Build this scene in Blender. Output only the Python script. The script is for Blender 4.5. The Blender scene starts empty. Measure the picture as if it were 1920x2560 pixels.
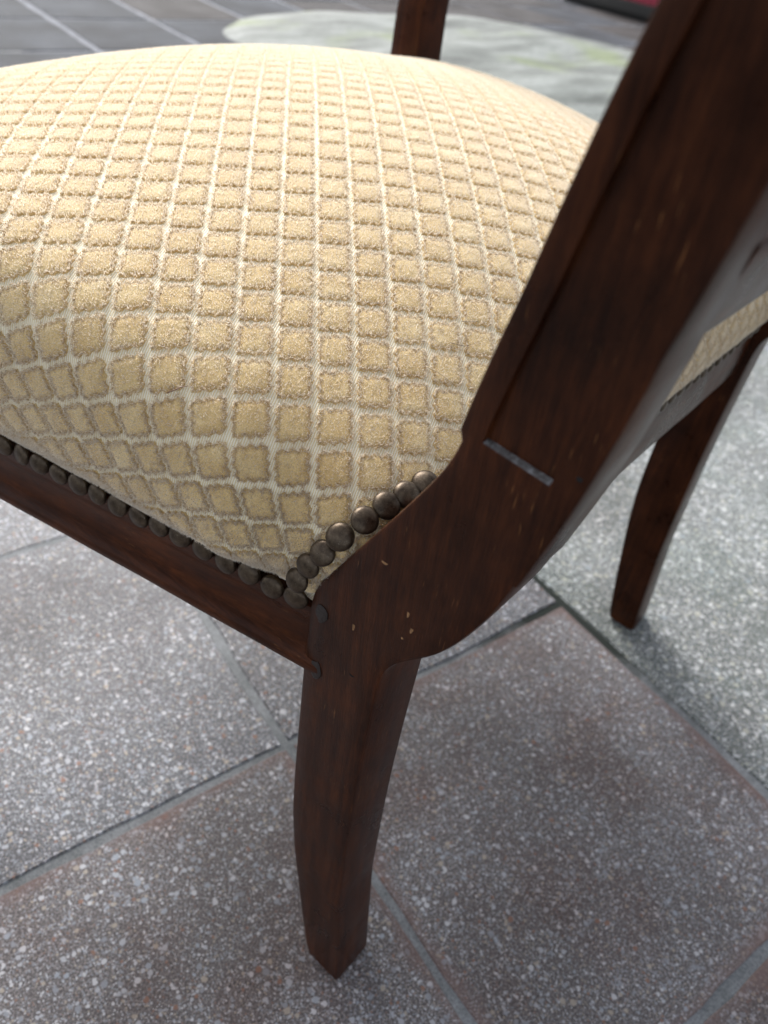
import bpy, math, random
import numpy as np
from mathutils import Matrix, Vector

random.seed(7)
rng = np.random.default_rng(7)
scene = bpy.context.scene
COL = scene.collection

# ------------------------------------------------------------------ camera
CAM_H = 0.70347
RX = Vector((0.81387353, -0.57018725, 0.11178721))
UY = Vector((0.30201994, 0.57949869, 0.75694466))
FW = Vector((0.49638074, 0.58229525, -0.64384657))
cam_data = bpy.data.cameras.new('camera')
cam = bpy.data.objects.new('camera', cam_data)
COL.objects.link(cam)
m = Matrix.Identity(4)
for i in range(3):
    m[i][0] = RX[i]; m[i][1] = UY[i]; m[i][2] = -FW[i]
m[2][3] = CAM_H
cam.matrix_world = m
cam_data.sensor_fit = 'VERTICAL'
cam_data.sensor_height = 34.17
cam_data.lens = 26.0
cam_data.clip_start = 0.01
cam_data.clip_end = 500
cam_data.dof.use_dof = True
cam_data.dof.focus_distance = 0.400
cam_data.dof.aperture_fstop = 7.6
scene.camera = cam

# ------------------------------------------------------------------ sky and sun
SUN_AZ = math.radians(84)        # direction the light comes from, in the xy plane (0 = +x)
SUN_EL = math.radians(40)
world = bpy.data.worlds.new('World')
scene.world = world
world.use_nodes = True
wn = world.node_tree
sky = wn.nodes.new('ShaderNodeTexSky')
sky.sky_type = 'NISHITA'
sky.sun_disc = False
sky.sun_elevation = SUN_EL
sky.sun_rotation = math.radians(90) - SUN_AZ
sky.dust_density = 3.0
sky.air_density = 1.0
bg = wn.nodes['Background']
hs_ = wn.nodes.new('ShaderNodeHueSaturation')      # overcast: the same sky with most of its blue taken out
hs_.inputs['Saturation'].default_value = .35
wn.links.new(sky.outputs[0], hs_.inputs['Color'])
wn.links.new(hs_.outputs[0], bg.inputs[0])
bg.inputs[1].default_value = 0.10
sun_data = bpy.data.lights.new('sun', 'SUN')
sun_data.energy = 1.5
sun_data.angle = math.radians(32)
sun_data.color = (1.0, 0.985, 0.965)
sun = bpy.data.objects.new('sun', sun_data)
COL.objects.link(sun)
sd = Vector((math.cos(SUN_AZ) * math.cos(SUN_EL), math.sin(SUN_AZ) * math.cos(SUN_EL), math.sin(SUN_EL)))
sun.rotation_euler = sd.to_track_quat('Z', 'Y').to_euler()
sun.location = sd * 20

vs = scene.view_settings
vs.view_transform = 'Standard'
vs.look = 'None'
vs.exposure = 1.44
vs.gamma = 1.0
vs.use_curve_mapping = False


# ------------------------------------------------------------------ helpers
def tag(o, label=None, cat=None, group=None, kind=None):
    if label: o['label'] = label
    if cat: o['category'] = cat
    if group: o['group'] = group
    if kind: o['kind'] = kind
    return o


def empty(name, loc=(0, 0, 0), rz=0.0):
    o = bpy.data.objects.new(name, None)
    o.empty_display_size = 0.05
    o.location = loc
    o.rotation_euler = (0, 0, rz)
    COL.objects.link(o)
    return o


def mesh_data(name, verts, faces, mat=None, smooth=True, angle=None):
    me = bpy.data.meshes.new(name)
    me.from_pydata([tuple(map(float, v)) for v in verts], [], [tuple(map(int, q)) for q in faces])
    if mat: me.materials.append(mat)
    if smooth:
        me.polygons.foreach_set('use_smooth', [True] * len(me.polygons))
    me.update()
    if angle is not None:
        me.set_sharp_from_angle(angle=math.radians(angle))
    return me


def obj(name, me, parent=None, loc=None, rz=None):
    o = bpy.data.objects.new(name, me)
    COL.objects.link(o)
    if parent: o.parent = parent
    if loc is not None: o.location = loc
    if rz is not None: o.rotation_euler = (0, 0, rz)
    return o


def part(name, verts, faces, mat, parent=None, smooth=True, angle=40):
    return obj(name, mesh_data(name, verts, faces, mat, smooth, angle), parent)


def loft(rings, cap=True):
    """rings: list of equal-length vertex loops"""
    n = len(rings[0]); V = [v for r in rings for v in r]; F = []
    for k in range(len(rings) - 1):
        a, b = k * n, (k + 1) * n
        for i in range(n):
            j = (i + 1) % n
            F.append((a + i, a + j, b + j, b + i))
    if cap:
        F.append(tuple(range(n - 1, -1, -1)))
        e = (len(rings) - 1) * n
        F.append(tuple(range(e, e + n)))
    return V, F


def rounded(poly, r):
    """chamfer-round each corner of a 2-d polygon with three points"""
    out = []
    n = len(poly)
    for i in range(n):
        p = np.array(poly[i]); a = np.array(poly[i - 1]); b = np.array(poly[(i + 1) % n])
        da = a - p; db = b - p
        la = np.linalg.norm(da); lb = np.linalg.norm(db)
        rr = min(r, la * .45, lb * .45)
        A = p + da / la * rr; B = p + db / lb * rr
        M = (A + B) * .25 + p * .5
        out += [tuple(A), tuple(M), tuple(B)]
    return out


# ------------------------------------------------------------------ materials
class NT:
    def __init__(s, name):
        s.mat = bpy.data.materials.new(name)
        s.mat.use_nodes = True
        s.t = s.mat.node_tree
        s.b = s.t.nodes['Principled BSDF']

    def n(s, typ, **kw):
        nd = s.t.nodes.new('ShaderNode' + typ)
        for k, v in kw.items():
            if k.startswith('i_'):
                nd.inputs[k[2:].replace('_', ' ')].default_value = v
            else:
                setattr(nd, k, v)
        return nd

    def l(s, a, b):
        s.t.links.new(a, b)

    def ramp(s, fac, stops, interp='LINEAR'):
        r = s.n('ValToRGB')
        cr = r.color_ramp
        cr.interpolation = interp
        while len(cr.elements) > 1: cr.elements.remove(cr.elements[-1])
        cr.elements[0].position = stops[0][0]; cr.elements[0].color = (*stops[0][1], 1) if len(stops[0][1]) == 3 else stops[0][1]
        for p, c in stops[1:]:
            e = cr.elements.new(p); e.color = (*c, 1) if len(c) == 3 else c
        s.l(fac, r.inputs[0])
        return r.outputs[0]

    def mix(s, fac, a, b, mode='MIX'):
        x = s.n('Mix', data_type='RGBA', blend_type=mode)
        for sock, v in ((x.inputs[0], fac), (x.inputs[6], a), (x.inputs[7], b)):
            if isinstance(v, (int, float)): sock.default_value = v
            elif isinstance(v, tuple): sock.default_value = (*v, 1)
            else: s.l(v, sock)
        return x.outputs[2]

    def math(s, op, a, b=0.0):
        x = s.n('Math', operation=op)
        for sock, v in ((x.inputs[0], a), (x.inputs[1], b)):
            if isinstance(v, (int, float)): sock.default_value = v
            else: s.l(v, sock)
        return x.outputs[0]

    def coords(s, kind='Object', scale=(1, 1, 1), rot=(0, 0, 0), jitter=False):
        tc = s.n('TexCoord')
        mp = s.n('Mapping')
        mp.inputs['Scale'].default_value = scale
        mp.inputs['Rotation'].default_value = rot
        src = tc.outputs[kind]
        if jitter:
            oi = s.n('ObjectInfo')
            cb = s.n('CombineXYZ')
            s.l(s.math('MULTIPLY', oi.outputs['Random'], 37.0), cb.inputs[0])
            s.l(s.math('MULTIPLY', oi.outputs['Random'], 91.0), cb.inputs[1])
            va = s.n('VectorMath', operation='ADD')
            s.l(src, va.inputs[0]); s.l(cb.outputs[0], va.inputs[1])
            src = va.outputs[0]
        s.l(src, mp.inputs[0])
        return mp.outputs[0]

    def bump(s, height, strength, dist=0.001, prev=None):
        b = s.n('Bump')
        b.inputs['Strength'].default_value = strength
        b.inputs['Distance'].default_value = dist
        s.l(height, b.inputs['Height'])
        if prev is not None: s.l(prev, b.inputs['Normal'])
        return b.outputs[0]

    def set(s, **kw):
        for k, v in kw.items():
            nm = k.replace('_', ' ')
            sock = s.b.inputs[nm]
            if isinstance(v, (int, float)): sock.default_value = v
            elif isinstance(v, tuple): sock.default_value = (*v, 1) if len(v) == 3 and sock.type == 'RGBA' else v
            else: s.l(v, sock)


def wood_material(name, grain_scale, rot=(0, 0, 0), tint=.85):
    t = NT(name)
    co = t.coords('Object', grain_scale, rot)
    big = t.n('TexNoise', i_Scale=1.0, i_Detail=3.0, i_Roughness=.6); t.l(co, big.inputs[0])
    fine = t.n('TexNoise', i_Scale=7.0, i_Detail=3.0, i_Roughness=.7); t.l(co, fine.inputs[0])
    co2 = t.coords('Object', (1, 1, 1))
    blot = t.n('TexNoise', i_Scale=22.0, i_Detail=4.0, i_Roughness=.65); t.l(co2, blot.inputs[0])
    c = t.ramp(big.outputs[0], [(.32, (.029 * tint, .0085 * tint, .0031 * tint)), (.5, (.046 * tint, .0132 * tint, .0045 * tint)), (.68, (.066 * tint, .0195 * tint, .0063 * tint))])
    f = t.ramp(fine.outputs[0], [(.34, (.66, .64, .63)), (.50, (.97, .97, .97)), (.66, (1.18, 1.17, 1.15))])
    c = t.mix(1.0, c, f, 'MULTIPLY')
    bl = t.ramp(blot.outputs[0], [(.34, (.45, .42, .40)), (.52, (1, 1, 1)), (.70, (1.55, 1.5, 1.4))])
    c = t.mix(.7, c, bl, 'MULTIPLY')
    # rubbed flecks where the finish has chipped through to pale wood
    co3 = t.coords('Object', tuple(g * .55 for g in grain_scale), rot)
    chip = t.n('TexNoise', i_Scale=9.0, i_Detail=2.0, i_Roughness=.5); t.l(co3, chip.inputs[0])
    patch = t.n('TexNoise', i_Scale=34.0, i_Detail=1.0); t.l(co2, patch.inputs[0])
    mk = t.math('MULTIPLY', t.ramp(chip.outputs[0], [(.655, (0, 0, 0)), (.70, (1, 1, 1))]), t.ramp(patch.outputs[0], [(.56, (0, 0, 0)), (.64, (1, 1, 1))]))
    c = t.mix(t.math('MULTIPLY', mk, .42), c, (.26, .115, .04))
    rough = t.ramp(blot.outputs[0], [(.3, (.24, .24, .24)), (.7, (.42, .42, .42))])
    nrm = t.bump(t.math('ADD', fine.outputs[0], t.math('MULTIPLY', blot.outputs[0], 1.6)), .25, .0006)
    t.set(Base_Color=c, Roughness=rough, Normal=nrm, Coat_Weight=.07, Coat_Roughness=.22, IOR=1.45)
    t.b.inputs['Specular IOR Level'].default_value = .13
    return t.mat


M_WOOD = wood_material('dark_walnut_upright', (170, 170, 13))
M_WOOD_Y = wood_material('dark_walnut_side_rail', (150, 7, 150), tint=1.1)
M_WOOD_X = wood_material('dark_walnut_cross_rail', (7, 150, 150), tint=1.0)


def simple(name, col, rough=.6, metal=0.0, noise=None, bump=0.0):
    t = NT(name)
    t.set(Base_Color=col, Roughness=rough, Metallic=metal)
    if noise:
        co = t.coords('Object')
        n = t.n('TexNoise', i_Scale=noise, i_Detail=5.0); t.l(co, n.inputs[0])
        c = t.ramp(n.outputs[0], [(.3, tuple(x * .6 for x in col)), (.7, tuple(min(1, x * 1.35) for x in col))])
        t.set(Base_Color=c)
        if bump: t.set(Normal=t.bump(n.outputs[0], bump, .002))
    return t.mat


# nail heads: dull antiqued brass with dust
t = NT('antique_nail_metal')
co = t.coords('Object', jitter=True)
n1 = t.n('TexNoise', i_Scale=260.0, i_Detail=6.0, i_Roughness=.7); t.l(co, n1.inputs[0])
n2 = t.n('TexNoise', i_Scale=1900.0, i_Detail=2.0); t.l(co, n2.inputs[0])
c = t.ramp(n1.outputs[0], [(.32, (.032, .021, .013)), (.55, (.082, .060, .040)), (.75, (.15, .112, .076))])
dust = t.ramp(n2.outputs[0], [(.66, (0, 0, 0)), (.74, (1, 1, 1))])
c = t.mix(t.math('MULTIPLY', dust, .45), c, (.36, .32, .27))
t.set(Base_Color=c, Metallic=.72, Roughness=t.ramp(n1.outputs[0], [(.3, (.27,) * 3), (.7, (.47,) * 3)]), Normal=t.bump(n1.outputs[0], .22, .0006))
M_NAIL = t.mat

# cut velvet pile
t = NT('gold_velvet_pile')
co = t.coords('Object')
n1 = t.n('TexNoise', i_Scale=55.0, i_Detail=4.0); t.l(co, n1.inputs[0])
n2 = t.n('TexNoise', i_Scale=1500.0, i_Detail=3.0); t.l(co, n2.inputs[0])
c = t.ramp(n1.outputs[0], [(.3, (.62, .44, .20)), (.55, (.69, .515, .255)), (.75, (.75, .59, .33))])
c = t.mix(1.0, c, t.ramp(n2.outputs[0], [(.3, (.72, .70, .66)), (.7, (1.12, 1.12, 1.12))]), 'MULTIPLY')
t.set(Base_Color=c, Roughness=.85, Sheen_Weight=1.0, Sheen_Roughness=.42, Sheen_Tint=(1.0, .99, .975), Normal=t.bump(n2.outputs[0], .5, .0006))
t.b.inputs['Specular IOR Level'].default_value = .15
M_PILE = t.mat
# fibres let light through; backlit sheen also painted in as pale tips
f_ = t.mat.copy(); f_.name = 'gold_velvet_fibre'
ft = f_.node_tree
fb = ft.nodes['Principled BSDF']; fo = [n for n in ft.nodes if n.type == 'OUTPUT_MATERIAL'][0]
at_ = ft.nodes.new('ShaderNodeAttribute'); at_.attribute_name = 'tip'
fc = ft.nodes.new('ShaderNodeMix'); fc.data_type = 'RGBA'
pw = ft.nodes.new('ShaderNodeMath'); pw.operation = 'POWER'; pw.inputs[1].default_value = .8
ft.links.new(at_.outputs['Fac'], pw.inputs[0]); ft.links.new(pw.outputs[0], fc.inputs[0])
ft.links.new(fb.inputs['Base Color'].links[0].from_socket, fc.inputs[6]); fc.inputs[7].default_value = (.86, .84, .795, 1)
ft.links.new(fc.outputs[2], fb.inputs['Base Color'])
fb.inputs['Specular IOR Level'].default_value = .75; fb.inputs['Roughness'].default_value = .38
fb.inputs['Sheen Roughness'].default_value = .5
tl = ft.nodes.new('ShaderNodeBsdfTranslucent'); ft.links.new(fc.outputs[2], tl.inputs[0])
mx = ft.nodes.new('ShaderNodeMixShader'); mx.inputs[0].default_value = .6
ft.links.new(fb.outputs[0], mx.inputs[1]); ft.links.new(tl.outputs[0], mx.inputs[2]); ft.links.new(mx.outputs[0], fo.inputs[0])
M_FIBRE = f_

# satin ground of the cloth: fine slanting ribs, cream with gold threads
t = NT('cream_satin_ground')
uv = t.n('UVMap')
mp = t.n('Mapping'); mp.inputs['Rotation'].default_value = (0, 0, math.radians(66)); t.l(uv.outputs[0], mp.inputs[0])
wv = t.n('TexWave', wave_type='BANDS', bands_direction='X', wave_profile='SIN')
wv.inputs['Scale'].default_value = 260.0
wv.inputs['Distortion'].default_value = .7
wv.inputs['Detail'].default_value = 2.0
wv.inputs['Detail Scale'].default_value = 2.0
t.l(mp.outputs[0], wv.inputs[0])
co = t.coords('Object')
n1 = t.n('TexNoise', i_Scale=1300.0, i_Detail=2.0); t.l(co, n1.inputs[0])
c = t.ramp(wv.outputs['Fac'], [(.12, (.74, .60, .33)), (.4, (.91, .83, .60)), (.8, (.94, .89, .74))])
c = t.mix(t.ramp(n1.outputs[0], [(.60, (0, 0, 0)), (.72, (.6, .6, .6))]), c, (.70, .50, .18))
t.set(Base_Color=c, Roughness=.48, Sheen_Weight=.9, Sheen_Roughness=.38, Sheen_Tint=(1, .98, .95), Normal=t.bump(wv.outputs['Fac'], .45, .0005))
t.b.inputs['Specular IOR Level'].default_value = .55
M_SATIN = t.mat


def terrazzo(name, base_dark, base_mid, chips, stain, chip_amt=.6, scale=1.0, rough=.62, stain_amt=.6, edge=None, spec=.32):
    t = NT(name)
    co = t.coords('Object', jitter=True)
    warp = t.n('TexNoise', noise_dimensions='2D', i_Scale=160.0, i_Detail=1.0); t.l(co, warp.inputs[0])
    wa = t.n('VectorMath', operation='MULTIPLY_ADD')
    t.l(warp.outputs['Color'], wa.inputs[0]); wa.inputs[1].default_value = (.0016,) * 3; t.l(co, wa.inputs[2])
    cw = wa.outputs[0]
    n0 = t.n('TexNoise', noise_dimensions='2D', i_Scale=520.0 * scale, i_Detail=4.0, i_Roughness=.75); t.l(co, n0.inputs[0])
    c = t.ramp(n0.outputs[0], [(.36, base_dark), (.52, base_mid), (.68, tuple(min(1, x * 2.4) for x in base_mid))])
    hgt = None
    for sc, rad, prob in ((620, .60, .62), (330, .58, .42), (180, .54, .30), (125, .42, .12)):
        v = t.n('TexVoronoi', feature='F1', voronoi_dimensions='2D'); v.inputs['Scale'].default_value = sc * scale; v.inputs['Randomness'].default_value = 1.0
        t.l(cw, v.inputs[0])
        sep = t.n('SeparateColor'); t.l(v.outputs['Color'], sep.inputs[0])
        r = t.math('MULTIPLY', sep.outputs[1], rad)
        mr = t.n('MapRange'); t.l(v.outputs['Distance'], mr.inputs[0])
        t.l(r, mr.inputs[1]); t.l(t.math('SUBTRACT', r, .09), mr.inputs[2])
        inside = mr.outputs[0]
        keep = t.math('LESS_THAN', sep.outputs[0], prob * chip_amt)
        mk = t.math('MULTIPLY', inside, keep)
        cc = t.ramp(sep.outputs[2], chips, 'CONSTANT')
        c = t.mix(t.math('MULTIPLY', mk, .9), c, cc)
        hgt = mk if hgt is None else t.math('MAXIMUM', hgt, mk)
    st = t.n('TexNoise', noise_dimensions='2D', i_Scale=9.0, i_Detail=3.0, i_Roughness=.62); t.l(co, st.inputs[0])
    c = t.mix(t.math('MULTIPLY', t.ramp(st.outputs[0], [(.46, (0, 0, 0)), (.66, (1, 1, 1))]), stain_amt), c, stain, 'MULTIPLY')
    big = t.n('TexNoise', noise_dimensions='2D', i_Scale=3.2, i_Detail=3.0); t.l(co, big.inputs[0])
    c = t.mix(1.0, c, t.ramp(big.outputs[0], [(.32, (.72, .70, .70)), (.68, (1.22, 1.22, 1.24))]), 'MULTIPLY')
    if edge:
        tc = t.n('TexCoord'); sx = t.n('SeparateXYZ'); t.l(tc.outputs['Object'], sx.inputs[0])
        m_ = t.math('MAXIMUM', t.math('ABSOLUTE', sx.outputs[0]), t.math('ABSOLUTE', sx.outputs[1]))
        m_ = t.math('ADD', m_, t.math('MULTIPLY', st.outputs[0], .03))
        c = t.mix(t.math('MULTIPLY', t.ramp(m_, [(.196, (0, 0, 0)), (.212, (1, 1, 1))]), .75), c, edge)
    nrm = t.bump(hgt, .35, .0006)
    t.set(Base_Color=c, Roughness=t.ramp(n0.outputs[0], [(.3, (rough - .12,) * 3), (.7, (rough + .12,) * 3)]), Normal=nrm)
    t.b.inputs['Specular IOR Level'].default_value = spec
    return t.mat


CH_A = [(0, (.36, .37, .39)), (.3, (.23, .24, .26)), (.5, (.47, .47, .48)), (.66, (.33, .29, .24)), (.8, (.28, .305, .335)), (.93, (.22, .125, .09))]
CH_B = [(0, (.38, .39, .39)), (.3, (.25, .265, .265)), (.55, (.50, .51, .50)), (.75, (.34, .34, .29)), (.9, (.22, .25, .265))]
M_TILE_BROWN = terrazzo('terrazzo_brown', (.054, .049, .048), (.122, .110, .108), CH_A, (.78, .64, .59), chip_amt=.85, edge=(.16, .105, .095))
M_TILE_GREY = terrazzo('terrazzo_grey', (.046, .046, .048), (.100, .100, .105), CH_A, (.78, .74, .74), chip_amt=1.0)
M_TILE_PALE = terrazzo('terrazzo_pale_green', (.050, .055, .052), (.105, .113, .108), CH_B, (.78, .83, .80), chip_amt=1.3, scale=.72)
M_TILE_SLATE = terrazzo('terrazzo_blue_grey', (.030, .034, .040), (.048, .053, .061), [(0, (.11, .114, .125)), (.5, (.075, .078, .082)), (.8, (.125, .125, .13))], (.82, .80, .80), chip_amt=.5, rough=.8, spec=.12)
M_TILE_MAUVE = terrazzo('terrazzo_mauve_grey', (.038, .0355, .0355), (.058, .055, .054), [(0, (.11, .104, .104)), (.5, (.075, .075, .075)), (.8, (.125, .118, .11))], (.82, .78, .76), chip_amt=.5, rough=.8, spec=.12)

# mortar in the joints
t = NT('joint_mortar_grey')
co = t.coords('Object')
n1 = t.n('TexNoise', i_Scale=14.0, i_Detail=6.0, i_Roughness=.7); t.l(co, n1.inputs[0])
n2 = t.n('TexNoise', i_Scale=500.0, i_Detail=4.0); t.l(co, n2.inputs[0])
c = t.ramp(n1.outputs[0], [(.30, (.10, .11, .11)), (.45, (.17, .18, .185)), (.6, (.23, .24, .25)), (.75, (.28, .29, .30))])
c = t.mix(1.0, c, t.ramp(n2.outputs[0], [(.3, (.6, .6, .6)), (.7, (1.2, 1.2, 1.2))]), 'MULTIPLY')
# black moss and dirt packed into the joints round the open corner
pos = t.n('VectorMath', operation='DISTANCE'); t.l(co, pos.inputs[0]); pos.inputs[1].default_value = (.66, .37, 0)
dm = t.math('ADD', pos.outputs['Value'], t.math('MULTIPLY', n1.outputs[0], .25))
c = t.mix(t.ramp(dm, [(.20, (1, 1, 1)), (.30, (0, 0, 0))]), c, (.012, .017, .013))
t.set(Base_Color=c, Roughness=.9, Normal=t.bump(n2.outputs[0], .6, .001))
M_MORTAR = t.mat
M_MORTAR_PALE = simple('joint_mortar_pale', (.20, .21, .235), .9, noise=30.0, bump=.3)

# worn pink slab edge
M_PINK = simple('worn_pink_edge', (.20, .105, .09), .8, noise=120.0, bump=.4)

# ------------------------------------------------------------------ ground and paving
ground = part('ground', [(-60, -60, -.030), (60, -60, -.030), (60, 60, -.030), (-60, 60, -.030)], [(0, 1, 2, 3)], M_TILE_SLATE)
tag(ground, kind='structure')
U0, V0, TS = .2429, .3839, .400
US = .6429                                  # the long joint beyond which the paving changes
mortar = part('joint_bed', [(-1.6, -1.9, -.0014), (US + .2, -1.9, -.0014), (US + .2, 9.2, -.0014), (-1.6, 9.2, -.0014)], [(0, 1, 2, 3)], M_MORTAR)
tag(mortar, kind='structure')
mortar2 = part('joint_bed', [(US + .2, -1.6, -.003), (10, -1.6, -.003), (10, 9.2, -.003), (US + .2, 9.2, -.003)], [(0, 1, 2, 3)], M_MORTAR_PALE)
tag(mortar2, kind='structure')
pavement = empty('pavement', (0, 0, 0))
tag(pavement, kind='structure')

TILE_CACHE = {}


def tile_mesh(w, h, mat, var, rag=.0014):
    key = (round(w, 3), round(h, 3), mat.name, var)
    if key in TILE_CACHE: return TILE_CACHE[key]
    r = np.random.default_rng(hash((round(w, 3), var)) % 9999)
    N = 14
    loop = []
    for sx, sy, dx, dy in ((0, 0, 1, 0), (1, 0, 0, 1), (1, 1, -1, 0), (0, 1, 0, -1)):
        for k in range(N):
            loop.append((sx + dx * k / N, sy + dy * k / N))
    loop = np.array(loop) * (w, h) - (w / 2, h / 2)
    jig = r.normal(0, rag, loop.shape)
    jig = (jig + np.roll(jig, 1, 0) + np.roll(jig, -1, 0)) / 2
    out = loop + jig
    inn = out * (1 - np.array([.0022 / w, .0022 / h]) * 2)
    dz = r.uniform(-.0009, .0002, len(loop))
    V = [(x, y, -.012) for x, y in out] + [(x, y, -.0028 + d) for (x, y), d in zip(out, dz)] + [(x, y, 0) for x, y in inn]
    n = len(loop); F = []
    for k in range(2):
        for i in range(n):
            j = (i + 1) % n
            F.append((k * n + i, k * n + j, (k + 1) * n + j, (k + 1) * n + i))
    F.append(tuple(range(2 * n, 3 * n)))
    me = mesh_data('paving_tile', V, F, mat, True, 50)
    TILE_CACHE[key] = me
    return me


def lay(x0, x1, y0, y1, mat, joint, var):
    w, h = x1 - x0 - joint, y1 - y0 - joint
    o = obj('paving_tile', tile_mesh(w, h, mat, var), pavement, ((x0 + x1) / 2, (y0 + y1) / 2, rng.uniform(-.0005, .0008)))
    o.rotation_euler = (rng.normal(0, .0012), rng.normal(0, .0012), 0)
    return o


for i in range(-4, 1):
    for j in range(-5, 16):
        x0 = U0 + i * TS; y0 = V0 + j * TS
        if x0 < -1.3 or y0 < -1.2: continue
        # skip what the camera and a step to the side cannot reach
        if y0 > 2.4 and i < -1: continue
        if j < 0:
            mat = M_TILE_BROWN
        else:
            mat = M_TILE_GREY
        lay(x0, x0 + TS, y0, y0 + TS, mat, .0062, (i * 3 + j) % 5)
for b, (y0, y1) in enumerate(((-1.75, -.62), (-.62, 1.10), (1.10, 2.20))):
    lay(US, 1.575, y0, y1, M_TILE_PALE, .012, b)
ulines = [US, 1.123, 1.575, 2.070] + [2.07 + .465 * k for k in range(1, 15)]
for a, (x0, x1) in enumerate(zip(ulines[:-1], ulines[1:])):
    vl = [-.725 + .585 * k for k in range(0, 16)]
    for b, (y0, y1) in enumerate(zip(vl[:-1], vl[1:])):
        if y0 < .2 * (x0 - 1.2) - 1.4: continue
        if x1 < 1.6 and y0 < 2.1: continue
        mat = M_TILE_SLATE if (x0 < 1.5 or (a * 7 + b * 3) % 5 == 0) else M_TILE_MAUVE
        if x0 < 2.0 and y0 < 1.5: mat = M_TILE_PALE
        lay(x0, x1, y0, y1, mat, .030, (a + b) % 4)

# ------------------------------------------------------------------ armchair
CHAIR_RZ = math.atan2(.247512206, .968884775)
chair = empty('armchair', (.167439, .169197, 0), CHAIR_RZ)
tag(chair, 'dark wooden armchair with dome seat in cream and gold checked velvet', 'armchair')
WID = .574                                   # across the two back posts

FRONT = [(0, .0322), (.004, .0345), (.075, .0467), (.1496, .0578), (.1966, .0620), (.2541, .0626), (.3054, .0618), (.3496, .0614), (.3705, .0607), (.398, .0596),
         (.4168, .0590), (.430, .0525), (.4471, .0424), (.4690, .0300), (.4892, .0187), (.5162, .0044), (.535, -.0042), (.5455, -.0088), (.5475, -.0062), (.556, -.0078),
         (.5707, -.0104), (.595, -.0154), (.6086, -.0186), (.6293, -.0222), (.6465, -.0258), (.6641, -.0295), (.6787, -.0331), (.72, -.043), (.80, -.066), (.90, -.098), (1.0, -.135)]
BACK = [(0, 0), (.0745, .006), (.1299, .0102), (.199, .0118), (.2575, .0126), (.309, .0120), (.3564, .0108), (.385, .0098), (.3985, .0078), (.406, .0045), (.4157, -.0030), (.4319, -.0172),
        (.4501, -.0272), (.4741, -.0372), (.49, -.0414), (.5083, -.0463), (.5377, -.0534), (.5576, -.0574), (.5803, -.0612), (.5963, -.0635), (.6077, -.0657),
        (.622, -.0682), (.6396, -.0708), (.6561, -.0735), (.70, -.082), (.80, -.108), (.90, -.142), (1.0, -.181)]
FZ, FY = map(np.array, zip(*[q for q in FRONT if not .5455 <= q[0] <= .5475])); BZ, BY = map(np.array, zip(*BACK))


def fair(z, y, win):
    # run a fair curve through the measured points
    zz = np.linspace(-.05, 1.05, 1101)
    lo = (y[1] - y[0]) / (z[1] - z[0]); hi = (y[-1] - y[-2]) / (z[-1] - z[-2])
    yy = np.interp(zz, z, y)
    yy = np.where(zz < z[0], y[0] + (zz - z[0]) * lo, np.where(zz > z[-1], y[-1] + (zz - z[-1]) * hi, yy))
    k = np.hanning(win + 2)[1:-1]; k /= k.sum()
    h = win // 2
    ys = np.convolve(np.pad(yy, h, mode='edge'), k, 'valid')
    return zz, ys


FZ, FY = fair(FZ, FY, 45); BZ, BY = fair(BZ, BY, 25)
FY = FY + np.where(FZ > .5465, .0016, -.0010 * np.exp(-((FZ - .5465) / .03) ** 2))        # small step in the front edge

yf = lambda z: float(np.interp(z, FZ, FY))
yb = lambda z: float(np.interp(z, BZ, BY))
LEDGE = .5515


def thick(z):
    return float(np.interp(z, [0, .15, .38, .43, .50, .60, 1.0], [.0385, .0375, .041, .042, .037, .0345, .034]))


def post_mesh():
    zs = sorted(set([.5462, .5468] + [round(v, 4) for v in np.linspace(.004, .395, 40)] + [round(v, 4) for v in np.linspace(.395, .70, 70)] + [round(v, 4) for v in np.linspace(.7, 1.0, 12)]))
    zs = [z for z in zs if z >= .003]
    rings = []

    def ring(z, dep, shrink=0.0, rnd=.0022):
        a, b = yf(z) - shrink, yb(z) + shrink
        T = thick(z)
        x0, x1 = shrink, T - shrink
        r = rnd
        m1 = a - .0105 if z > .5 else a - .012
        m2 = b + .0115
        # ledge line tilts a little down to the back
        tilt = lambda y: (-.0042 * (a - y) / max(a - b, .01)) if .50 < z < .60 else 0.0
        P = [(x0 + r, a), (x0 + r * .3, a - r * .3), (x0, a - r),
             (x0, m1), (x0 + dep, m1 - .0004), (x0 + dep, m2 + .0004), (x0, m2),
             (x0, b + r), (x0 + r * .3, b + r * .3), (x0 + r, b),
             (x1 - r, b), (x1 - r * .3, b + r * .3), (x1, b + r), (x1, a - r), (x1 - r * .3, a - r * .3), (x1 - r, a)]
        return [(x, y, z + tilt(y)) for x, y in P]

    rings.append([(x, y, 0.0) for x, y, z in ring(.003, 0, .003)])
    done = False
    for z in zs:
        if z >= LEDGE and not done:
            rings.append(ring(LEDGE - .0016, 0)); rings.append(ring(LEDGE - .0013, .0003)); rings.append(ring(LEDGE, .0027))
            done = True
        if abs(z - LEDGE) < .0055: continue
        rings.append(ring(z, .0027 if z > LEDGE else 0.0))
    return loft(rings)


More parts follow.
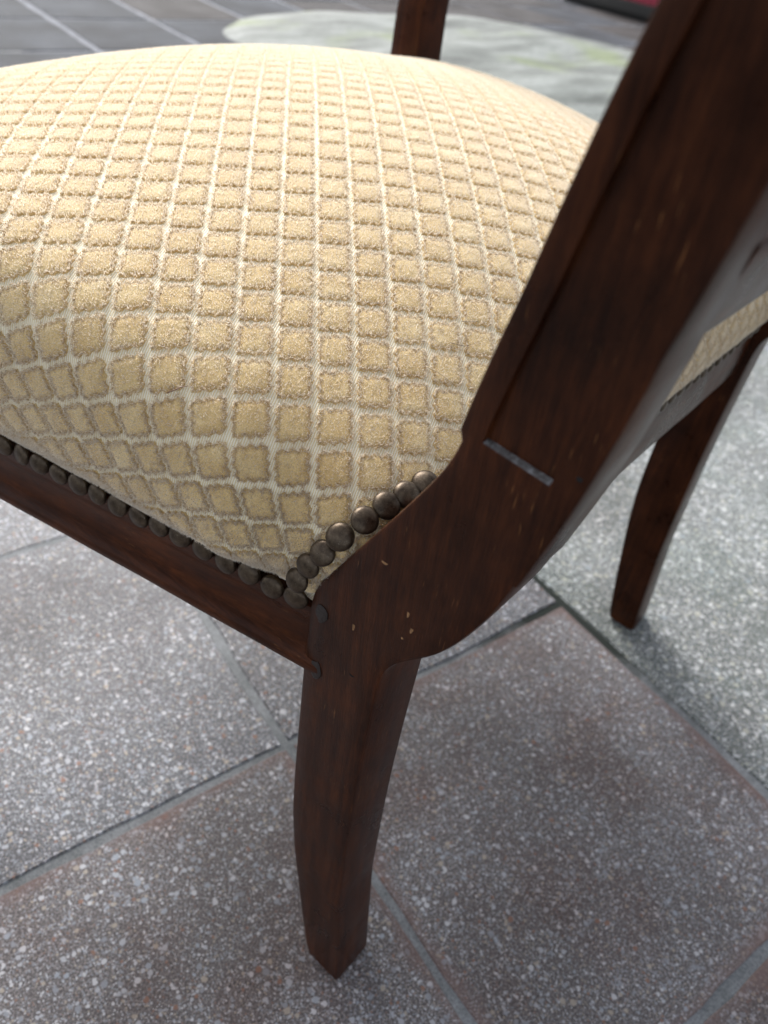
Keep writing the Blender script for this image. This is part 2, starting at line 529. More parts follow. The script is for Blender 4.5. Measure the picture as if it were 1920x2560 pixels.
V, F = post_mesh()
t = NT('mottled_pale_ledge')
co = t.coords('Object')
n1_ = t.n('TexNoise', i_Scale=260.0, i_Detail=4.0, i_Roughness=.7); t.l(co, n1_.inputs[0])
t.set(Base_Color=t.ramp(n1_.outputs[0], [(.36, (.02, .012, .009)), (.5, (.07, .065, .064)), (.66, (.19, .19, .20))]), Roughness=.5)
M_LEDGE = t.mat  # mottled dark to pale grey, for the upward faces of the ledge
me_post = mesh_data('back_post', V, F, M_WOOD, True, 28)
me_post_r = mesh_data('back_post', [(-x, y, z) for x, y, z in V], [tuple(reversed(q)) for q in F], M_WOOD, True, 28)
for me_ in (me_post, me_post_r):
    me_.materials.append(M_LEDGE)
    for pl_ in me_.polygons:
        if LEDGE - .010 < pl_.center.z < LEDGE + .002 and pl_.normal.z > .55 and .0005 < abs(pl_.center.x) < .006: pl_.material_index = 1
post_l = obj('back_post', me_post, chair)
post_r = obj('back_post', me_post_r, chair, (WID, 0, 0))


def disc_peg(name, parent, y, z, ry, rz_, x=0.0, h=.0012, seed=0, mat=None):
    r = np.random.default_rng(seed)
    n = 14
    rad = [1 + r.normal(0, .10) for _ in range(n)]
    V = []
    for hh, s in ((.002, 1.0), (-h * .6, 1.0), (-h, .78)):
        for k in range(n):
            a = 2 * math.pi * k / n
            V.append((x + hh + (.0004 * math.sin(a) if hh < 0 else 0), y + ry * s * rad[k] * math.cos(a), z + rz_ * s * rad[k] * math.sin(a)))
    F = []
    for k in range(2):
        for i in range(n):
            j = (i + 1) % n
            F.append((k * n + i, k * n + j, (k + 1) * n + j, (k + 1) * n + i))
    F.append(tuple(range(2 * n, 3 * n)))
    return part(name, V, F, mat, parent, True, 35)


M_PEG = simple('dark_peg_wood', (.016, .010, .008), .5, noise=300.0, bump=.4)
M_HOLE = simple('worm_hole_dark', (.004, .003, .0025), .9)
for k, (y, z, a, b) in enumerate(((.0505, .4065, .0040, .0062), (.0512, .3610, .0040, .0068))):
    tag(disc_peg('dowel_peg', post_l, y, z, a, b, 0.0, .0011, k, M_PEG), 'dark oval dowel peg let into the post')
disc_peg('worm_hole', post_l, -.0535, .5560, .0011, .0014, 0.0, .0001, 5, M_HOLE)
disc_peg('worm_hole', post_l, .0268, .3786, .0016, .0007, 0.0, .0001, 6, M_HOLE)
M_CHIP = simple('chipped_bare_wood', (.24, .125, .052), .8, noise=900.0)
for k, (y, z, a, b) in enumerate(((.0295, .4147, .0008, .0030), (.0003, .4473, .0007, .0024), (-.003, .4392, .0008, .0022), (.0172, .4669, .0016, .0008), (.0010, .4300, .0007, .0006))):
    disc_peg('paint_chip', post_l, y, z, a, b, 0.0, .00012, 20 + k, M_CHIP)


# seat rails: flat with a bead along the bottom
def rail_profile():
    # (outward offset, z)
    return [(-.024, .356), (.0022, .356), (.0040, .3575), (.0046, .3602), (.0042, .3630), (.0026, .3652), (.0004, .3662), (-.0016, .3672),
            (-.0030, .370), (-.0030, .378), (-.0022, .386), (-.0012, .392), (-.0006, .3935), (-.0006, .402), (-.003, .404), (-.024, .404)]


def rail(name, A, B, out, mat, nseg=24, bow=0.0, up=0.0, plain=False):
    A = np.array(A, float); B = np.array(B, float); o = np.array(out, float)
    rings = []
    pr = rail_profile()
    if plain: pr = [(-.024, .350), (-.004, .350), (-.0015, .352), (-.0004, .356), (0, .368), (0, .384), (-.0004, .397), (-.0016, .402), (-.004, .404), (-.024, .404)]
    for k in range(nseg + 1):
        tt = k / nseg
        p = A + (B - A) * tt + o * bow * (1 - (2 * tt - 1) ** 2)
        wob = .0003 * math.sin(tt * 17) + .0002 * math.sin(tt * 41 + 1)
        rings.append([(p[0] + o[0] * (d + wob), p[1] + o[1] * (d + wob), z + up + wob * .6) for d, z in pr])
    V, F = loft(rings)
    return part(name, V, F, mat, chair, True, 32)


SA = math.radians(10.6)
nL = (-math.cos(SA), -math.sin(SA))
side_l = rail('side_rail', (.0035, .050), (-.0890, .545), nL, M_WOOD_Y)
side_r = rail('side_rail', (WID - .0035, .050), (WID + .0890, .545), (-nL[0], nL[1]), M_WOOD_Y)
rail('back_rail', (.038, .0165), (WID - .038, .0165), (0, -1), M_WOOD_X, up=.012, plain=True)
rail('front_rail', (-.050, .590), (WID + .050, .590), (0, 1), M_WOOD_X, 24, .018)


# front legs run up through the seat corner and carry the arms
def front_post_mesh():
    rings = []
    for z, cx, cy, hx, hy in ((0, .012, .018, .013, .013), (.15, .006, .008, .017, .017), (.30, .001, .001, .021, .021), (.36, 0, 0, .023, .022), (.42, 0, 0, .0235, .0225),
                              (.50, 0, -.001, .0235, .0215), (.56, 0, -.003, .0225, .021), (.62, .001, -.008, .021, .020), (.68, .003, -.016, .0195, .019), (.715, .004, -.022, .019, .019)):
        sq = rounded([(cx - hx, cy - hy), (cx + hx, cy - hy), (cx + hx, cy + hy), (cx - hx, cy + hy)], .0028)
        rings.append([(x, y, z) for x, y in sq])
    return loft(rings)


V, F = front_post_mesh()
me_fp = mesh_data('front_post', V, F, M_WOOD, True, 30)
FPX, FPY = .659, .5415
fp_r = obj('front_post', me_fp, chair, (FPX, FPY, 0), -SA * .5)
me_fp_l = mesh_data('front_post', [(-x, y, z) for x, y, z in V], [tuple(reversed(q)) for q in F], M_WOOD, True, 30)
fp_l = obj('front_post', me_fp_l, chair, (WID - FPX, FPY, 0), SA * .5)


def arm(sign):
    pts = []
    for k in range(25):
        s = k / 24
        x = FPX + .006 - (FPX + .006 - (WID - .018)) * s ** 1.7
        y = .575 - .64 * s
        z = .728 + .012 * math.sin(s * math.pi) + .018 * s
        pts.append((x, y, z, .021 - .004 * s, .013))
    rings = []
    for x, y, z, hx, hz in pts:
        x_ = x if sign > 0 else WID - x
        sec = rounded([(-hx, -hz), (hx, -hz), (hx, hz), (-hx, hz)], .007)
        rings.append([(x_ + a, y, z + b) for a, b in sec])
    if sign < 0: rings = [r[::-1] for r in rings]
    V, F = loft(rings)
    return part('arm', V, [q[::-1] for q in F], M_WOOD_Y, chair, True, 40)


arm(1); arm(-1)


def cross_bar(name, z0, z1, yback, depth, bow, lean):
    rings = []
    for k in range(25):
        s = k / 24
        x = .030 + (WID - .060) * s
        bb = -bow * (1 - (2 * s - 1) ** 2)
        sec = rounded([(yback, z0), (yback + depth, z0 + .001), (yback + depth - lean, z1 + .001), (yback - lean, z1)], .003)
        rings.append([(x, y + bb, z) for y, z in sec])
    V, F = loft(rings)
    return part(name, V, F, M_WOOD_X, chair, True, 40)


cross_bar('lower_back_rail', .5975, .634, -.0628, .020, .004, .008)
cross_bar('crest_rail', .925, 1.000, -.146, .022, .012, .026)

# ------------------------------------------------------------------ sprung seat: surface laid out as cloth
CX, CY = .287, .320


def seat_outline():
    back = [(x, .0125, .415) for x in np.linspace(.287, .022, 40)]
    cor = [(.014, .0135, .404), (.0075, .0180, .404), (.0035, .026, .404), (.0018, .038, .404)]
    left = [(-.187 * (y - .06) + .0005 + .0060 * min(1, (y - .055) / .03), y, .405) for y in np.linspace(.055, .50, 40)]
    corner = [(-.0780, .53, .402), (-.066, .556, .402), (-.042, .578, .402)]
    front = [(x, .590 + .018 * (1 - ((x - .287) / .30) ** 2), .402) for x in np.linspace(-.01, .287, 30)]
    half = back + cor + left + corner + front
    mir = [(2 * CX - x, y, z) for x, y, z in half[::-1]][1:-1]
    return np.array(half + mir)


NA, NS = 720, 220
o_ = seat_outline()
th_ = np.arctan2(o_[:, 1] - CY, o_[:, 0] - CX); ii = np.argsort(th_)
TH = np.linspace(-np.pi, np.pi, NA, endpoint=False)


def sm(a, w):
    kern = np.hanning(2 * w + 3)[1:-1]; kern /= kern.sum()
    return np.convolve(np.r_[a[-w:], a, a[:w]], kern, 'valid')


def ss(x):
    x = np.clip(x, 0, 1)
    return x * x * (3 - 2 * x)


RR = sm(np.interp(TH, th_[ii], np.hypot(o_[:, 0] - CX, o_[:, 1] - CY)[ii], period=2 * np.pi), 4)
Z0 = sm(np.interp(TH, th_[ii], o_[ii, 2], period=2 * np.pi), 4)
AL = np.degrees(np.abs(np.angle(np.exp(1j * (TH + np.pi / 2)))))          # 0 = straight back, 180 = straight front
BUL = sm(.003 + .0250 * ss((AL - 47) / 8) - .005 * ss((AL - 130) / 30), 4)  # the stuffing swells out over the rails
DOME = np.array([0.56824, -0.00509, 0.00506, -0.04272, 0.00059, -0.04597, 0.00283, -0.01665, -0.00341, 0.01782, 0.0036, 0.01193, -0.00068])


def dome(x, y):
    X = (x - .287) / .3; Y = (y - .32) / .3
    return np.stack([np.ones_like(X), X, Y, X * X, X * Y, Y * Y, Y ** 3, Y ** 4, X ** 3, X * X * Y, X * Y * Y, X ** 4, X * X * Y * Y], -1) @ DOME


rho = 1 - (1 - np.linspace(0, 1, 400)) ** 2.6
slo = np.linspace(0, 1, 60)[1:]
SMP = np.zeros((NA, NS, 3)); LEN = np.zeros(NA); SHO = np.zeros(NA)
for k in range(NA):
    d = (RR[k] + BUL[k]) * rho
    zd = dome(CX + d * math.cos(TH[k]), CY + d * math.sin(TH[k]))
    zm = Z0[k] + .37 * max(zd[-1] - Z0[k], .03)
    z = np.r_[zm + (zd - zm) * np.sqrt(1 - rho ** 24), zm - (zm - Z0[k]) * slo]
    d = np.r_[d, RR[k] - .0035 + (BUL[k] + .0035) * (1 - slo ** 1.3)]
    s = np.r_[0, np.cumsum(np.hypot(np.diff(d), np.diff(z)))]
    LEN[k] = s[-1]; SHO[k] = np.interp(.975, rho, s[:len(rho)])
    q = np.linspace(0, s[-1], NS)
    dd = np.interp(q, s, d)
    SMP[k, :, 0] = CX + dd * math.cos(TH[k]); SMP[k, :, 1] = CY + dd * math.sin(TH[k]); SMP[k, :, 2] = np.interp(q, s, z)


def cloth(u, v):
    """polar cloth coordinates (metres from the crown) to points on the seat; second value is 1 at the edge"""
    u = np.asarray(u, float); v = np.asarray(v, float)
    th = (np.arctan2(v, u) + np.pi) / (2 * np.pi) * NA
    r = np.hypot(u, v)
    i0 = np.floor(th).astype(int) % NA; i1 = (i0 + 1) % NA; fr = (th - np.floor(th))[..., None]
    out = 0; ln = LEN[i0] * (1 - fr[..., 0]) + LEN[i1] * fr[..., 0]
    for idx, w in ((i0, 1 - fr), (i1, fr)):
        s = np.clip(r / ln, 0, 1) * (NS - 1)
        j0 = np.minimum(np.floor(s).astype(int), NS - 2); fj = (s - j0)[..., None]
        out = out + w * (SMP[idx, j0] * (1 - fj) + SMP[idx, j0 + 1] * fj)
    out[..., 2] -= np.maximum(r - ln, 0)
    return out, r / ln


# drape the woven grid over the seat: equal steps along both threads (a fishnet drape)
GI0, GI1, GJ0, GJ1 = -24, 40, -32, 32
P1, P2 = .02152, .01976
GRID = np.full((GI1 - GI0 + 1, GJ1 - GJ0 + 1, 2), np.nan)


def walk(uv, dirv, p):
    P = cloth(uv[0], uv[1])[0]; e = 1e-4
    Jm = np.array([(cloth(uv[0] + e, uv[1])[0] - P) / e, (cloth(uv[0], uv[1] + e)[0] - P) / e]).T
    w = np.linalg.lstsq(Jm[:2], dirv, rcond=None)[0]; w /= np.linalg.norm(Jm @ w)
    q = uv + w * p
    for _ in range(8):
        q = uv + (q - uv) * p / max(np.linalg.norm(cloth(q[0], q[1])[0] - P), 1e-9)
    return q


SHO = sm(SHO, 45)
SHL = np.stack([SHO * np.cos(TH), SHO * np.sin(TH)], -1)


def shoulder_ratio(q):
    return np.hypot(q[..., 0], q[..., 1]) / np.interp(np.arctan2(q[..., 1], q[..., 0]), TH, SHO, period=2 * np.pi)


def hang(q):
    """flat cloth beyond the shoulder line is folded straight down, square to that line"""
    flat = q.reshape(-1, 2).copy()
    out = np.nonzero(shoulder_ratio(flat) > 1)[0]
    for k in range(0, len(out), 400):
        o = out[k:k + 400]
        d = np.linalg.norm(flat[o, None] - SHL[None], axis=-1)
        i = d.argmin(1)
        # refine between neighbouring outline points
        a, b = SHL[(i - 1) % NA], SHL[(i + 1) % NA]
        t_ = np.clip(((flat[o] - a) * (b - a)).sum(1) / ((b - a) ** 2).sum(1), 0, 1)
        foot = a + (b - a) * t_[:, None]
        dist = np.linalg.norm(flat[o] - foot, axis=1)
        th = np.arctan2(foot[:, 1], foot[:, 0])
        r = np.interp(th, TH, SHO, period=2 * np.pi) + .73 * dist
        flat[o] = np.stack([r * np.cos(th), r * np.sin(th)], -1)
    return flat.reshape(q.shape)


GRID[-GI0, -GJ0] = (-.20346, -.15924)
for ax, ang, p in ((0, .7879, P1), (1, -.7551, P2)):
    for sg in (1, -1):
        n = abs((GI1 if sg > 0 else GI0) if ax == 0 else (GJ1 if sg > 0 else GJ0))
        dirv = np.array([math.cos(ang), math.sin(ang)]) * sg
        uv = GRID[-GI0, -GJ0].copy(); prev = None
        for k in range(1, n + 1):
            q = walk(uv, dirv, p) if (prev is None or shoulder_ratio(uv) < .93) else uv + (uv - prev)
            prev, uv = uv, q
            if ax == 0: GRID[-GI0 + sg * k, -GJ0] = uv
            else: GRID[-GI0, -GJ0 + sg * k] = uv
for si in (1, -1):
    for sj in (1, -1):
        mi = abs(GI1 if si > 0 else GI0); mj = abs(GJ1 if sj > 0 else GJ0)
        for dsum in range(2, mi + mj + 1):
            a = np.arange(max(1, dsum - mj), min(mi, dsum - 1) + 1); b = dsum - a
            if len(a) == 0: continue
            ia = -GI0 + si * a; jb = -GJ0 + sj * b
            A = GRID[ia - si, jb]; B = GRID[ia, jb - sj]; q = A + B - GRID[ia - si, jb - sj]
            q0 = q.copy()
            PA = cloth(A[:, 0], A[:, 1])[0]; PB = cloth(B[:, 0], B[:, 1])[0]
            for it in range(8):
                Q = cloth(q[:, 0], q[:, 1])[0]; e = 2e-4
                Ju = (cloth(q[:, 0] + e, q[:, 1])[0] - Q) / e; Jv = (cloth(q[:, 0], q[:, 1] + e)[0] - Q) / e
                f1 = ((Q - PA) ** 2).sum(1) - P1 ** 2; f2 = ((Q - PB) ** 2).sum(1) - P2 ** 2
                m11 = 2 * ((Q - PA) * Ju).sum(1); m12 = 2 * ((Q - PA) * Jv).sum(1)
                m21 = 2 * ((Q - PB) * Ju).sum(1); m22 = 2 * ((Q - PB) * Jv).sum(1)
                det = m11 * m22 - m12 * m21; ok = abs(det) > 2e-5; dn = np.where(ok, det, 1)
                du = np.where(ok, (f1 * m22 - f2 * m12) / dn, 0); dv = np.where(ok, (m11 * f2 - m21 * f1) / dn, 0)
                lim = np.minimum(1, .004 / np.maximum(np.hypot(du, dv), 1e-12))
                q = q - np.stack([du * lim, dv * lim], 1)
            dev = q - q0; dl = np.hypot(dev[:, 0], dev[:, 1])[:, None]
            free = 1 - ss((shoulder_ratio(q0) - .93) / .06)[:, None]      # below the shoulder the cloth hangs straight down
            GRID[ia, jb] = q0 + dev * free * np.minimum(1, .0045 / np.maximum(dl, 1e-9))


GRID = hang(GRID)


def weave(fi, fj):
    """position on the woven grid to polar cloth coordinates"""
    x = np.clip(np.asarray(fi, float) - GI0, 0, GRID.shape[0] - 1.001); y = np.clip(np.asarray(fj, float) - GJ0, 0, GRID.shape[1] - 1.001)
    a = np.floor(x).astype(int); b = np.floor(y).astype(int); fx = (x - a)[..., None]; fy = (y - b)[..., None]
    r = (GRID[a, b] * (1 - fx) + GRID[a + 1, b] * fx) * (1 - fy) + (GRID[a, b + 1] * (1 - fx) + GRID[a + 1, b + 1] * fx) * fy
    return r[..., 0], r[..., 1]


# where a back post stands the cloth is cut and tucked behind the front of the post
for sx in (0, 1):
    X = SMP[..., 0] if sx == 0 else WID - SMP[..., 0]
    fy = np.interp(SMP[..., 2], FZ, FY)
    k_ = np.clip((fy + .0045 - SMP[..., 1]) / .004, 0, 1) * (X < .03) * (SMP[..., 1] < .09)
    X2 = X + k_ * (np.maximum(X, .0035) - X)
    SMP[..., 0] = X2 if sx == 0 else WID - X2


def cloth_n(u, v, e=.0012):
    a = cloth(u + e, v)[0] - cloth(u - e, v)[0]
    b = cloth(u, v + e)[0] - cloth(u, v - e)[0]
    n = np.cross(a, b)
    return n / np.maximum(np.linalg.norm(n, axis=-1, keepdims=True), 1e-12)


seat = empty('seat_cushion')
seat.parent = chair
# woven ground cloth
NR = 170
fr_ = 1 - (1 - np.linspace(0, 1, NR)) ** 1.25
ang = TH
uu = np.cos(ang)[:, None] * LEN[:, None] * fr_; vv = np.sin(ang)[:, None] * LEN[:, None] * fr_
P, _ = cloth(uu, vv)
Vc = np.concatenate([P[:, 1:].reshape(-1, 3), P[:1, 0]])
n1 = NR - 1
Fc = []
for a in range(NA):
    b = (a + 1) % NA
    Fc.append((NA * n1, a * n1, b * n1))
    for j in range(n1 - 1):
        Fc.append((a * n1 + j, a * n1 + j + 1, b * n1 + j + 1, b * n1 + j))
me = mesh_data('seat_cover', Vc, Fc, M_SATIN, True)
UVc = np.concatenate([np.stack([uu[:, 1:].ravel(), vv[:, 1:].ravel()], -1), [[0, 0]]])
uvl = me.uv_layers.new(name='UVMap')
li = np.empty(len(me.loops), int); me.loops.foreach_get('vertex_index', li)
uvl.data.foreach_set('uv', UVc[li].astype(np.float32).ravel())
seat_cover = obj('seat_cover', me, seat)

# velvet squares
cam_local = np.array([-.2041, -.1225, .7035])
lin = np.linspace(-1, 1, 9)
GS, GT = np.meshgrid(lin, lin)


def pile_square(ci, cj, nf):
    h1 = .448 * (1 + rng.normal(0, .012)); h2 = .460 * (1 + rng.normal(0, .012)); ht = .00180
    s, tt = GS.copy(), GT.copy()
    ph = rng.uniform(-.25, .25, 4)
    sc = lambda w, p: 1 + .11 * np.cos(w * math.pi * 3.5 + p)
    fs = np.where(s > 0, sc(tt, ph[0]), sc(tt, ph[1])); ft = np.where(tt > 0, sc(s, ph[2]), sc(s, ph[3]))
    edge = np.maximum(abs(GS), abs(GT))
    s2 = np.sign(s) * abs(s) ** .8 * (1 + (fs - 1) * abs(s) ** 3); t2 = np.sign(tt) * abs(tt) ** .8 * (1 + (ft - 1) * abs(tt) ** 3)
    # bottom rim tucks under the flared pile
    hgt = np.where(edge > .99, -.0002, np.where(edge > .7, ht * (.55 + .2 * rng.random(edge.shape)), ht * (.85 + .3 * rng.random(edge.shape))))
    s2 = np.where(edge > .99, s2 * .95, s2); t2 = np.where(edge > .99, t2 * .95, t2)
    u, v = weave(ci + h1 * s2 + .055 * t2, cj + h2 * t2)
    p, rr = cloth(u, v)
    if rr.min() > .985: return None
    nn = cloth_n(u, v)
    p = p + nn * np.where(rr > .99, -.002, hgt)[..., None]
    V = [p.reshape(-1, 3)]
    k = len(lin); F = []
    for a in range(k - 1):
        for b in range(k - 1):
            if rr[a, b] > .995 and rr[a + 1, b + 1] > .995: continue
            F.append((a * k + b, a * k + b + 1, (a + 1) * k + b + 1, (a + 1) * k + b))
    nq = len(F)
    if nf:
        q = rng.uniform(-.97, .97, (nf, 2))
        ed = rng.random(nf) < .30
        side = rng.integers(0, 2, nf)
        for ax in (0, 1):
            mk = ed & (side == ax)
            q[mk, ax] = np.sign(q[mk, ax]) * rng.uniform(.86, 1.0, mk.sum())
        sc1 = 1 + .11 * np.cos(q[:, 1] * math.pi * 3.5 + ph[0]) * abs(q[:, 0]) ** 3
        sc2 = 1 + .11 * np.cos(q[:, 0] * math.pi * 3.5 + ph[2]) * abs(q[:, 1]) ** 3
        a1, a2 = q[:, 0] * sc1 * .97, q[:, 1] * sc2 * .97
        u, v = weave(ci + h1 * a1 + .055 * a2, cj + h2 * a2)
        p, rr = cloth(u, v)
        ok = rr < .97
        p = p[ok]; nn = cloth_n(u[ok], v[ok]); m_ = len(p)
        if m_:
            ta = np.cross(nn, [0, 0, 1.0] + rng.normal(0, .3, (m_, 3))); ta /= np.linalg.norm(ta, axis=1, keepdims=True) + 1e-9
            tb = np.cross(nn, ta)
            an = rng.uniform(0, 2 * math.pi, m_)[:, None]
            w = (np.cos(an) * ta + np.sin(an) * tb) * rng.uniform(.00018, .00032, m_)[:, None]
            # pile flares outwards at the rim of the square
            rim = np.maximum(abs(q[ok, 0]), abs(q[ok, 1]))[:, None] ** 6
            uo, vo = weave(ci + h1 * a1 + .055 * a2 + .05 * q[:, 0], cj + h2 * a2 + .05 * q[:, 1])
            od = (cloth(uo[ok], vo[ok])[0] - p) * 1000
            lean = rng.normal(0, .00062, (m_, 1)) * ta + rng.normal(0, .00062, (m_, 1)) * tb + od * rim * .0003
            base = p + nn * .0011
            tip = p + nn * rng.uniform(.0020, .0034, m_)[:, None] + lean
            o0 = len(V[0])
            V.append(np.stack([base - w, base + w, tip + w * .25], 1).reshape(-1, 3))
            F += [(o0 + 3 * i, o0 + 3 * i + 1, o0 + 3 * i + 2) for i in range(m_)]
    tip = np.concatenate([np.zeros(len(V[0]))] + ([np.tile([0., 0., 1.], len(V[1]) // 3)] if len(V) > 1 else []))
    return np.concatenate(V), F, nq, tip


cells = []
for ci in range(GI0 + 1, GI1):
    for cj in range(GJ0 + 1, GJ1):
        cu = np.array(weave(ci, cj))
        p, rr = cloth(cu[0:1], cu[1:2])
        if rr[0] > 1.02: continue
        d = p[0] - cam_local
        nn = cloth_n(cu[0:1], cu[1:2])[0]
        facing = -(d @ nn) / np.linalg.norm(d)
        show = max(facing, 0) / (d @ d)
        cells.append((show, np.linalg.norm(d), ci, cj))
cells.sort(reverse=True)
restV, restF, restM, restT, off = [], [], [], [], 0
made = 0
for k, (show, dist, ci, cj) in enumerate(cells):
    nf = int(np.clip(1100 * (.40 / dist) ** 1.5, 170, 1300)) if show > 0 else 50
    r_ = pile_square(ci, cj, nf)
    if r_ is None: continue
    V, F, nq, tip = r_
    if made < 300:
        me = mesh_data('pile_square', V, F, M_PILE, True)
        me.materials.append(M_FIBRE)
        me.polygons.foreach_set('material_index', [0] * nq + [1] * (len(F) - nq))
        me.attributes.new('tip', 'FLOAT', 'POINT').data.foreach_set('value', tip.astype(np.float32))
        obj('pile_square', me, seat)
        made += 1
    else:
        restT.append(tip)
        restM += [0] * nq + [1] * (len(F) - nq)
        restV.append(V); restF += [tuple(i + off for i in q) for q in F]; off += len(V)
me = mesh_data('pile_squares', np.concatenate(restV), restF, M_PILE, True)
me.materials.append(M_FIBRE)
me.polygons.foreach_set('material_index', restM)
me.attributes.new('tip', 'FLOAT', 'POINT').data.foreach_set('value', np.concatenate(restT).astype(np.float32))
rest = obj('pile_squares', me, seat)
tag(rest, kind='stuff')


# decorative nails
def nail_mesh():
    R_, H_ = .0068, .0031
    rings = []
    n = 20
    prof = [(1.0, -.0012), (1.01, 0.0), (.975, .20), (.88, .47), (.72, .70), (.5, .87), (.25, .97)]
    V = []
    for rr, hh in prof:
        for k in range(n):
            a = 2 * math.pi * k / n
            V.append((R_ * rr * math.cos(a), R_ * rr * math.sin(a), H_ * hh if hh > 0 else hh))
    F = []
    for j in range(len(prof) - 1):
        for i in range(n):
            i2 = (i + 1) % n
            F.append((j * n + i, j * n + i2, (j + 1) * n + i2, (j + 1) * n + i))
    V.append((0, 0, H_)); e = (len(prof) - 1) * n
    for i in range(n): F.append((e + i, e + (i + 1) % n, len(V) - 1))
    return mesh_data('nail_head', V, F, M_NAIL, True)


ME_NAIL = nail_mesh()


def nail(pos, nrm, s=1.0):
    o = obj('nail_head', ME_NAIL, seat, pos)
    nv = Vector(nrm).normalized()
    nv = (nv + Vector(rng.normal(0, .07, 3))).normalized()
    o.rotation_mode = 'QUATERNION'
    o.rotation_quaternion = nv.to_track_quat('Z', 'Y') @ Matrix.Rotation(rng.uniform(0, 6.28), 3, 'Z').to_quaternion()
    sc = s * rng.uniform(.96, 1.04)
    o.scale = (sc, sc, sc * rng.uniform(.85, 1.1))
    return o


nl = Vector((nL[0], nL[1], .10))
y = .0668
for k in range(32):
    base = Vector((-.187 * (y - .06) - .0002, y, .4075 + rng.normal(0, .0006)))
    nail(base + Vector((nL[0], nL[1], 0)) * .0018, nl)
    base_r = Vector((WID + .187 * (y - .06) + .0002, y, .4075 + rng.normal(0, .0006)))
    nail(base_r + Vector((-nL[0], nL[1], 0)) * .0016, (-nL[0], nL[1], .1))
    y += .0149 + rng.normal(0, .0003)
STN = [((-.0048, .0625, .4262), (-1, .0, .25)), ((-.0035, .0575, .4385), (-1, -.1, .35)), ((-.0005, .0518, .4490), (-1, -.2, .55)), ((.0034, .0460, .4602), (-.75, -.35, .75)),
       ((.0124, .0405, .4684), (-.45, -.45, .85)), ((.0240, .0380, .4720), (-.35, -.45, .9)), ((.0355, .0357, .4736), (-.3, -.45, .9)), ((.0472, .0342, .4751), (-.3, -.45, .9))]
for p, nn in STN:
    nv = Vector(nn).normalized()
    nail(Vector(p) + nv * .0026, nn, .97)
    nail(Vector((WID - p[0], p[1], p[2])), (-nn[0], nn[1], nn[2]), .95)
x = .062
while x < WID - .058:
    nail((x, .0125, .4205 + rng.normal(0, .0006)), (0, -1, .12), .8)
    x += .0150 + rng.normal(0, .0003)

# ------------------------------------------------------------------ stray bits on the seat
M_STRAW = simple('dry_straw', (.52, .40, .24), .6)
M_HAIR = simple('dark_fibre', (.05, .03, .022), .6)
M_HUSK = simple('brown_husk', (.16, .08, .04), .6)
Cw = Matrix.Translation(chair.location) @ Matrix.Rotation(CHAIR_RZ, 4, 'Z')


def seat_point(px, py):
    """cloth point seen by the point px,py of the 1659 x 2212 picture: nearest cloth sample to that sight line"""
    d = RX * (px - 830) - UY * (py - 1106) + FW * 1682.83
    dl = Matrix.Rotation(-CHAIR_RZ, 3, 'Z') @ d
    dl.normalize(); dl = np.array(dl)
    r = SMP - cam_local
    tt = r @ dl
    ds = np.linalg.norm(r - tt[..., None] * dl, axis=-1)
    ds = np.where((ds < .004), tt * .001, ds + 1)
    i = np.unravel_index(np.argmin(ds), ds.shape)
    return Vector(SMP[i])


def strand(name, pix, rad, mat, label, cat, lift=.0034):
    P = [seat_point(*q) for q in pix]
    pts = [Cw @ (p + Vector((0, 0, lift + (.0006 if 0 < k < len(P) - 1 else 0)))) for k, p in enumerate(P)]
    root = pts[0]
    rings = []
    dirn = (pts[-1] - pts[0]).normalized()
    a = dirn.cross(Vector((0, 0, 1))).normalized(); b = dirn.cross(a)
    N = 10
    for k in range(N + 1):
        s = k / N * (len(pts) - 1); i = min(int(s), len(pts) - 2); fr = s - i
        p = pts[i].lerp(pts[i + 1], fr) - root
        w = rad * (1 - .55 * k / N)
        rings.append([tuple(p + a * w * math.cos(t_) + b * w * .6 * math.sin(t_)) for t_ in (0, 1.05, 2.09, 3.14, 4.19, 5.24)])
    V, F = loft(rings)
    o = obj(name, mesh_data(name, V, F, mat, True), None, root)
    return tag(o, label, cat)


strand('straw', [(928, 796), (956, 812), (986, 833)], .00048, M_STRAW, 'thin pale straw lying on the velvet near the post', 'straw')
strand('husk', [(360, 849), (378, 845), (398, 838)], .00050, M_HUSK, 'short brown husk on the velvet at the left edge of the seat', 'husk')
strand('fibre', [(985, 746), (1010, 750), (1036, 742)], .00022, M_HAIR, 'dark curled fibre on the velvet beside the post, lowest', 'fibre')
strand('fibre', [(996, 690), (1012, 696), (1036, 692)], .00022, M_HAIR, 'dark curled fibre on the velvet beside the post, upper', 'fibre')

# ------------------------------------------------------------------ background
t = NT('mossy_pale_stone')
co = t.coords('Object', (1, 1, 1))
mp = t.coords('Object', (1.4, 4.2, 2.0), (0, 0, math.radians(-28)))
n1 = t.n('TexNoise', i_Scale=1.6, i_Detail=5.0, i_Roughness=.6); t.l(mp, n1.inputs[0])
n2 = t.n('TexNoise', i_Scale=2.3, i_Detail=3.0); t.l(co, n2.inputs[0])
n3 = t.n('TexNoise', i_Scale=40.0, i_Detail=5.0); t.l(co, n3.inputs[0])
c = t.ramp(n1.outputs[0], [(.33, (.062, .07, .062)), (.46, (.135, .149, .134)), (.60, (.228, .246, .230))])
c = t.mix(t.ramp(n2.outputs[0], [(.54, (0, 0, 0)), (.68, (.75, .75, .75))]), c, (.15, .19, .075))
c = t.mix(.5, c, t.ramp(n3.outputs[0], [(.3, (.6, .6, .6)), (.7, (1.25, 1.25, 1.25))]), 'MULTIPLY')
t.set(Base_Color=c, Roughness=.75, Normal=t.bump(n3.outputs[0], .6, .01))
M_STONE = t.mat

SC = Vector((2.93, 3.12, 0))
rays, rngs = 96, 16
r2 = np.random.default_rng(3)
ph = r2.uniform(0, 6.28, 8)
V, F = [], []


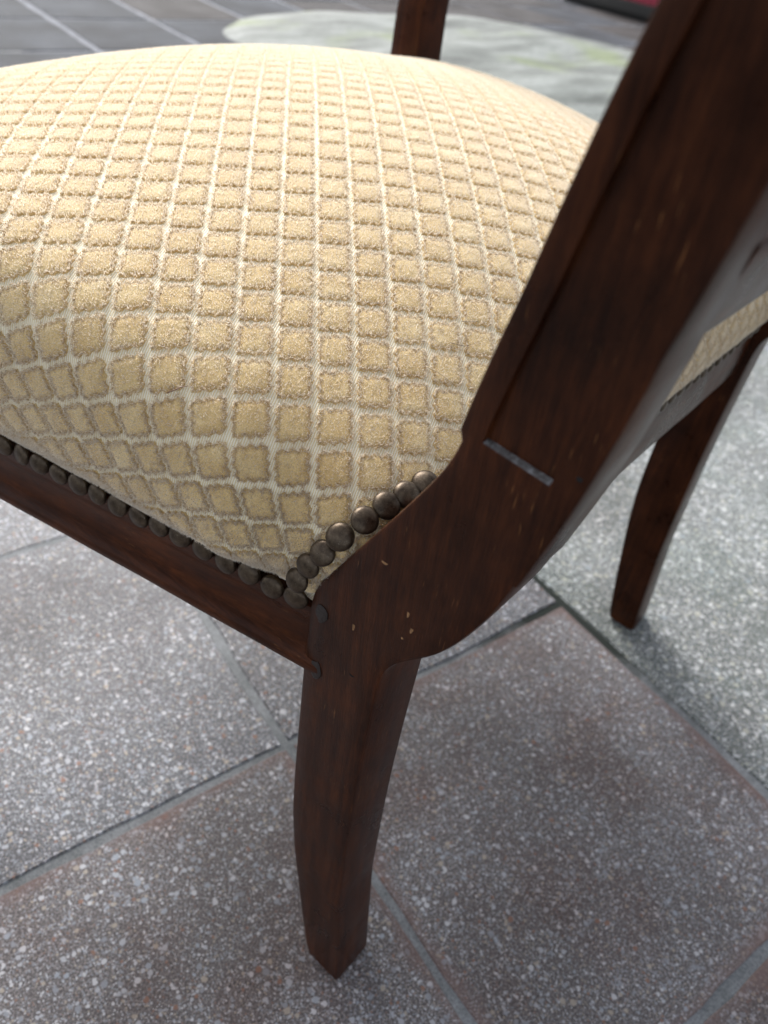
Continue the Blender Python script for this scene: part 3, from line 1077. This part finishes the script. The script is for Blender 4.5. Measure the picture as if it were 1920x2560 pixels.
def slab_r(a):
    return 1.17 + .06 * math.sin(2 * a + 2.4) + .05 * math.cos(4 * a + 3.0) + .02 * math.sin(7 * a + ph[1]) + .012 * math.sin(15 * a + ph[2])


for j in range(rngs + 1):
    fj = j / rngs
    for k in range(rays):
        a = 2 * math.pi * k / rays
        r = slab_r(a) * fj
        x, y_ = r * math.cos(a), r * math.sin(a)
        z = .035 * (1 - fj ** 6) + .010 * math.sin(x * 6 + 1.5 * y_ + ph[3]) * (1 - fj ** 4) + .008 * math.sin(y_ * 9 - 2 * x + ph[4]) * (1 - fj ** 4)
        if j == rngs: z = -.006
        V.append((x, y_, z + .004))
for j in range(rngs):
    for k in range(rays):
        k2 = (k + 1) % rays
        F.append((j * rays + k, (j + 1) * rays + k, (j + 1) * rays + k2, j * rays + k2))
slab = part('stone_slab', V, F, M_STONE, None, True, 60)
slab.location = SC
tag(slab, 'large pale rounded stone with moss stains lying on the paving behind the chair', 'stone')

M_RED = simple('crimson_cloth', (.34, .035, .065), .75, noise=40.0, bump=.2)
M_BLACK = simple('black_plinth_paint', (.006, .006, .006), .6)
box = empty('padded_box', (5.13, 4.05, 0))


def block(name, x0, x1, y0, y1, z0, z1, r, mat, parent, puff=0.0):
    sec = rounded([(x0, y0), (x1, y0), (x1, y1), (x0, y1)], r)
    cx_, cy_ = (x0 + x1) / 2, (y0 + y1) / 2
    rings = []
    for z, s in ((z0, .985), (z0 + (z1 - z0) * .06, 1.0), (z0 + (z1 - z0) * .5, 1 + puff), (z0 + (z1 - z0) * .92, 1.0), (z1, .96)):
        rings.append([(cx_ + (x - cx_) * s, cy_ + (y - cy_) * s, z) for x, y in sec])
    V, F = loft(rings)
    return part(name, V, F, mat, parent, True, 50)


block('plinth', 0.0, .70, -.80, .80, 0, .10, .02, M_BLACK, box)
block('body', .015, .69, -.79, .79, .10, .42, .05, M_RED, box, .006)
block('lid', .0, .70, -.80, .80, .42, .47, .05, M_RED, box, .01)
tag(box, 'crimson box on a black plinth at the top edge of the picture', 'box')
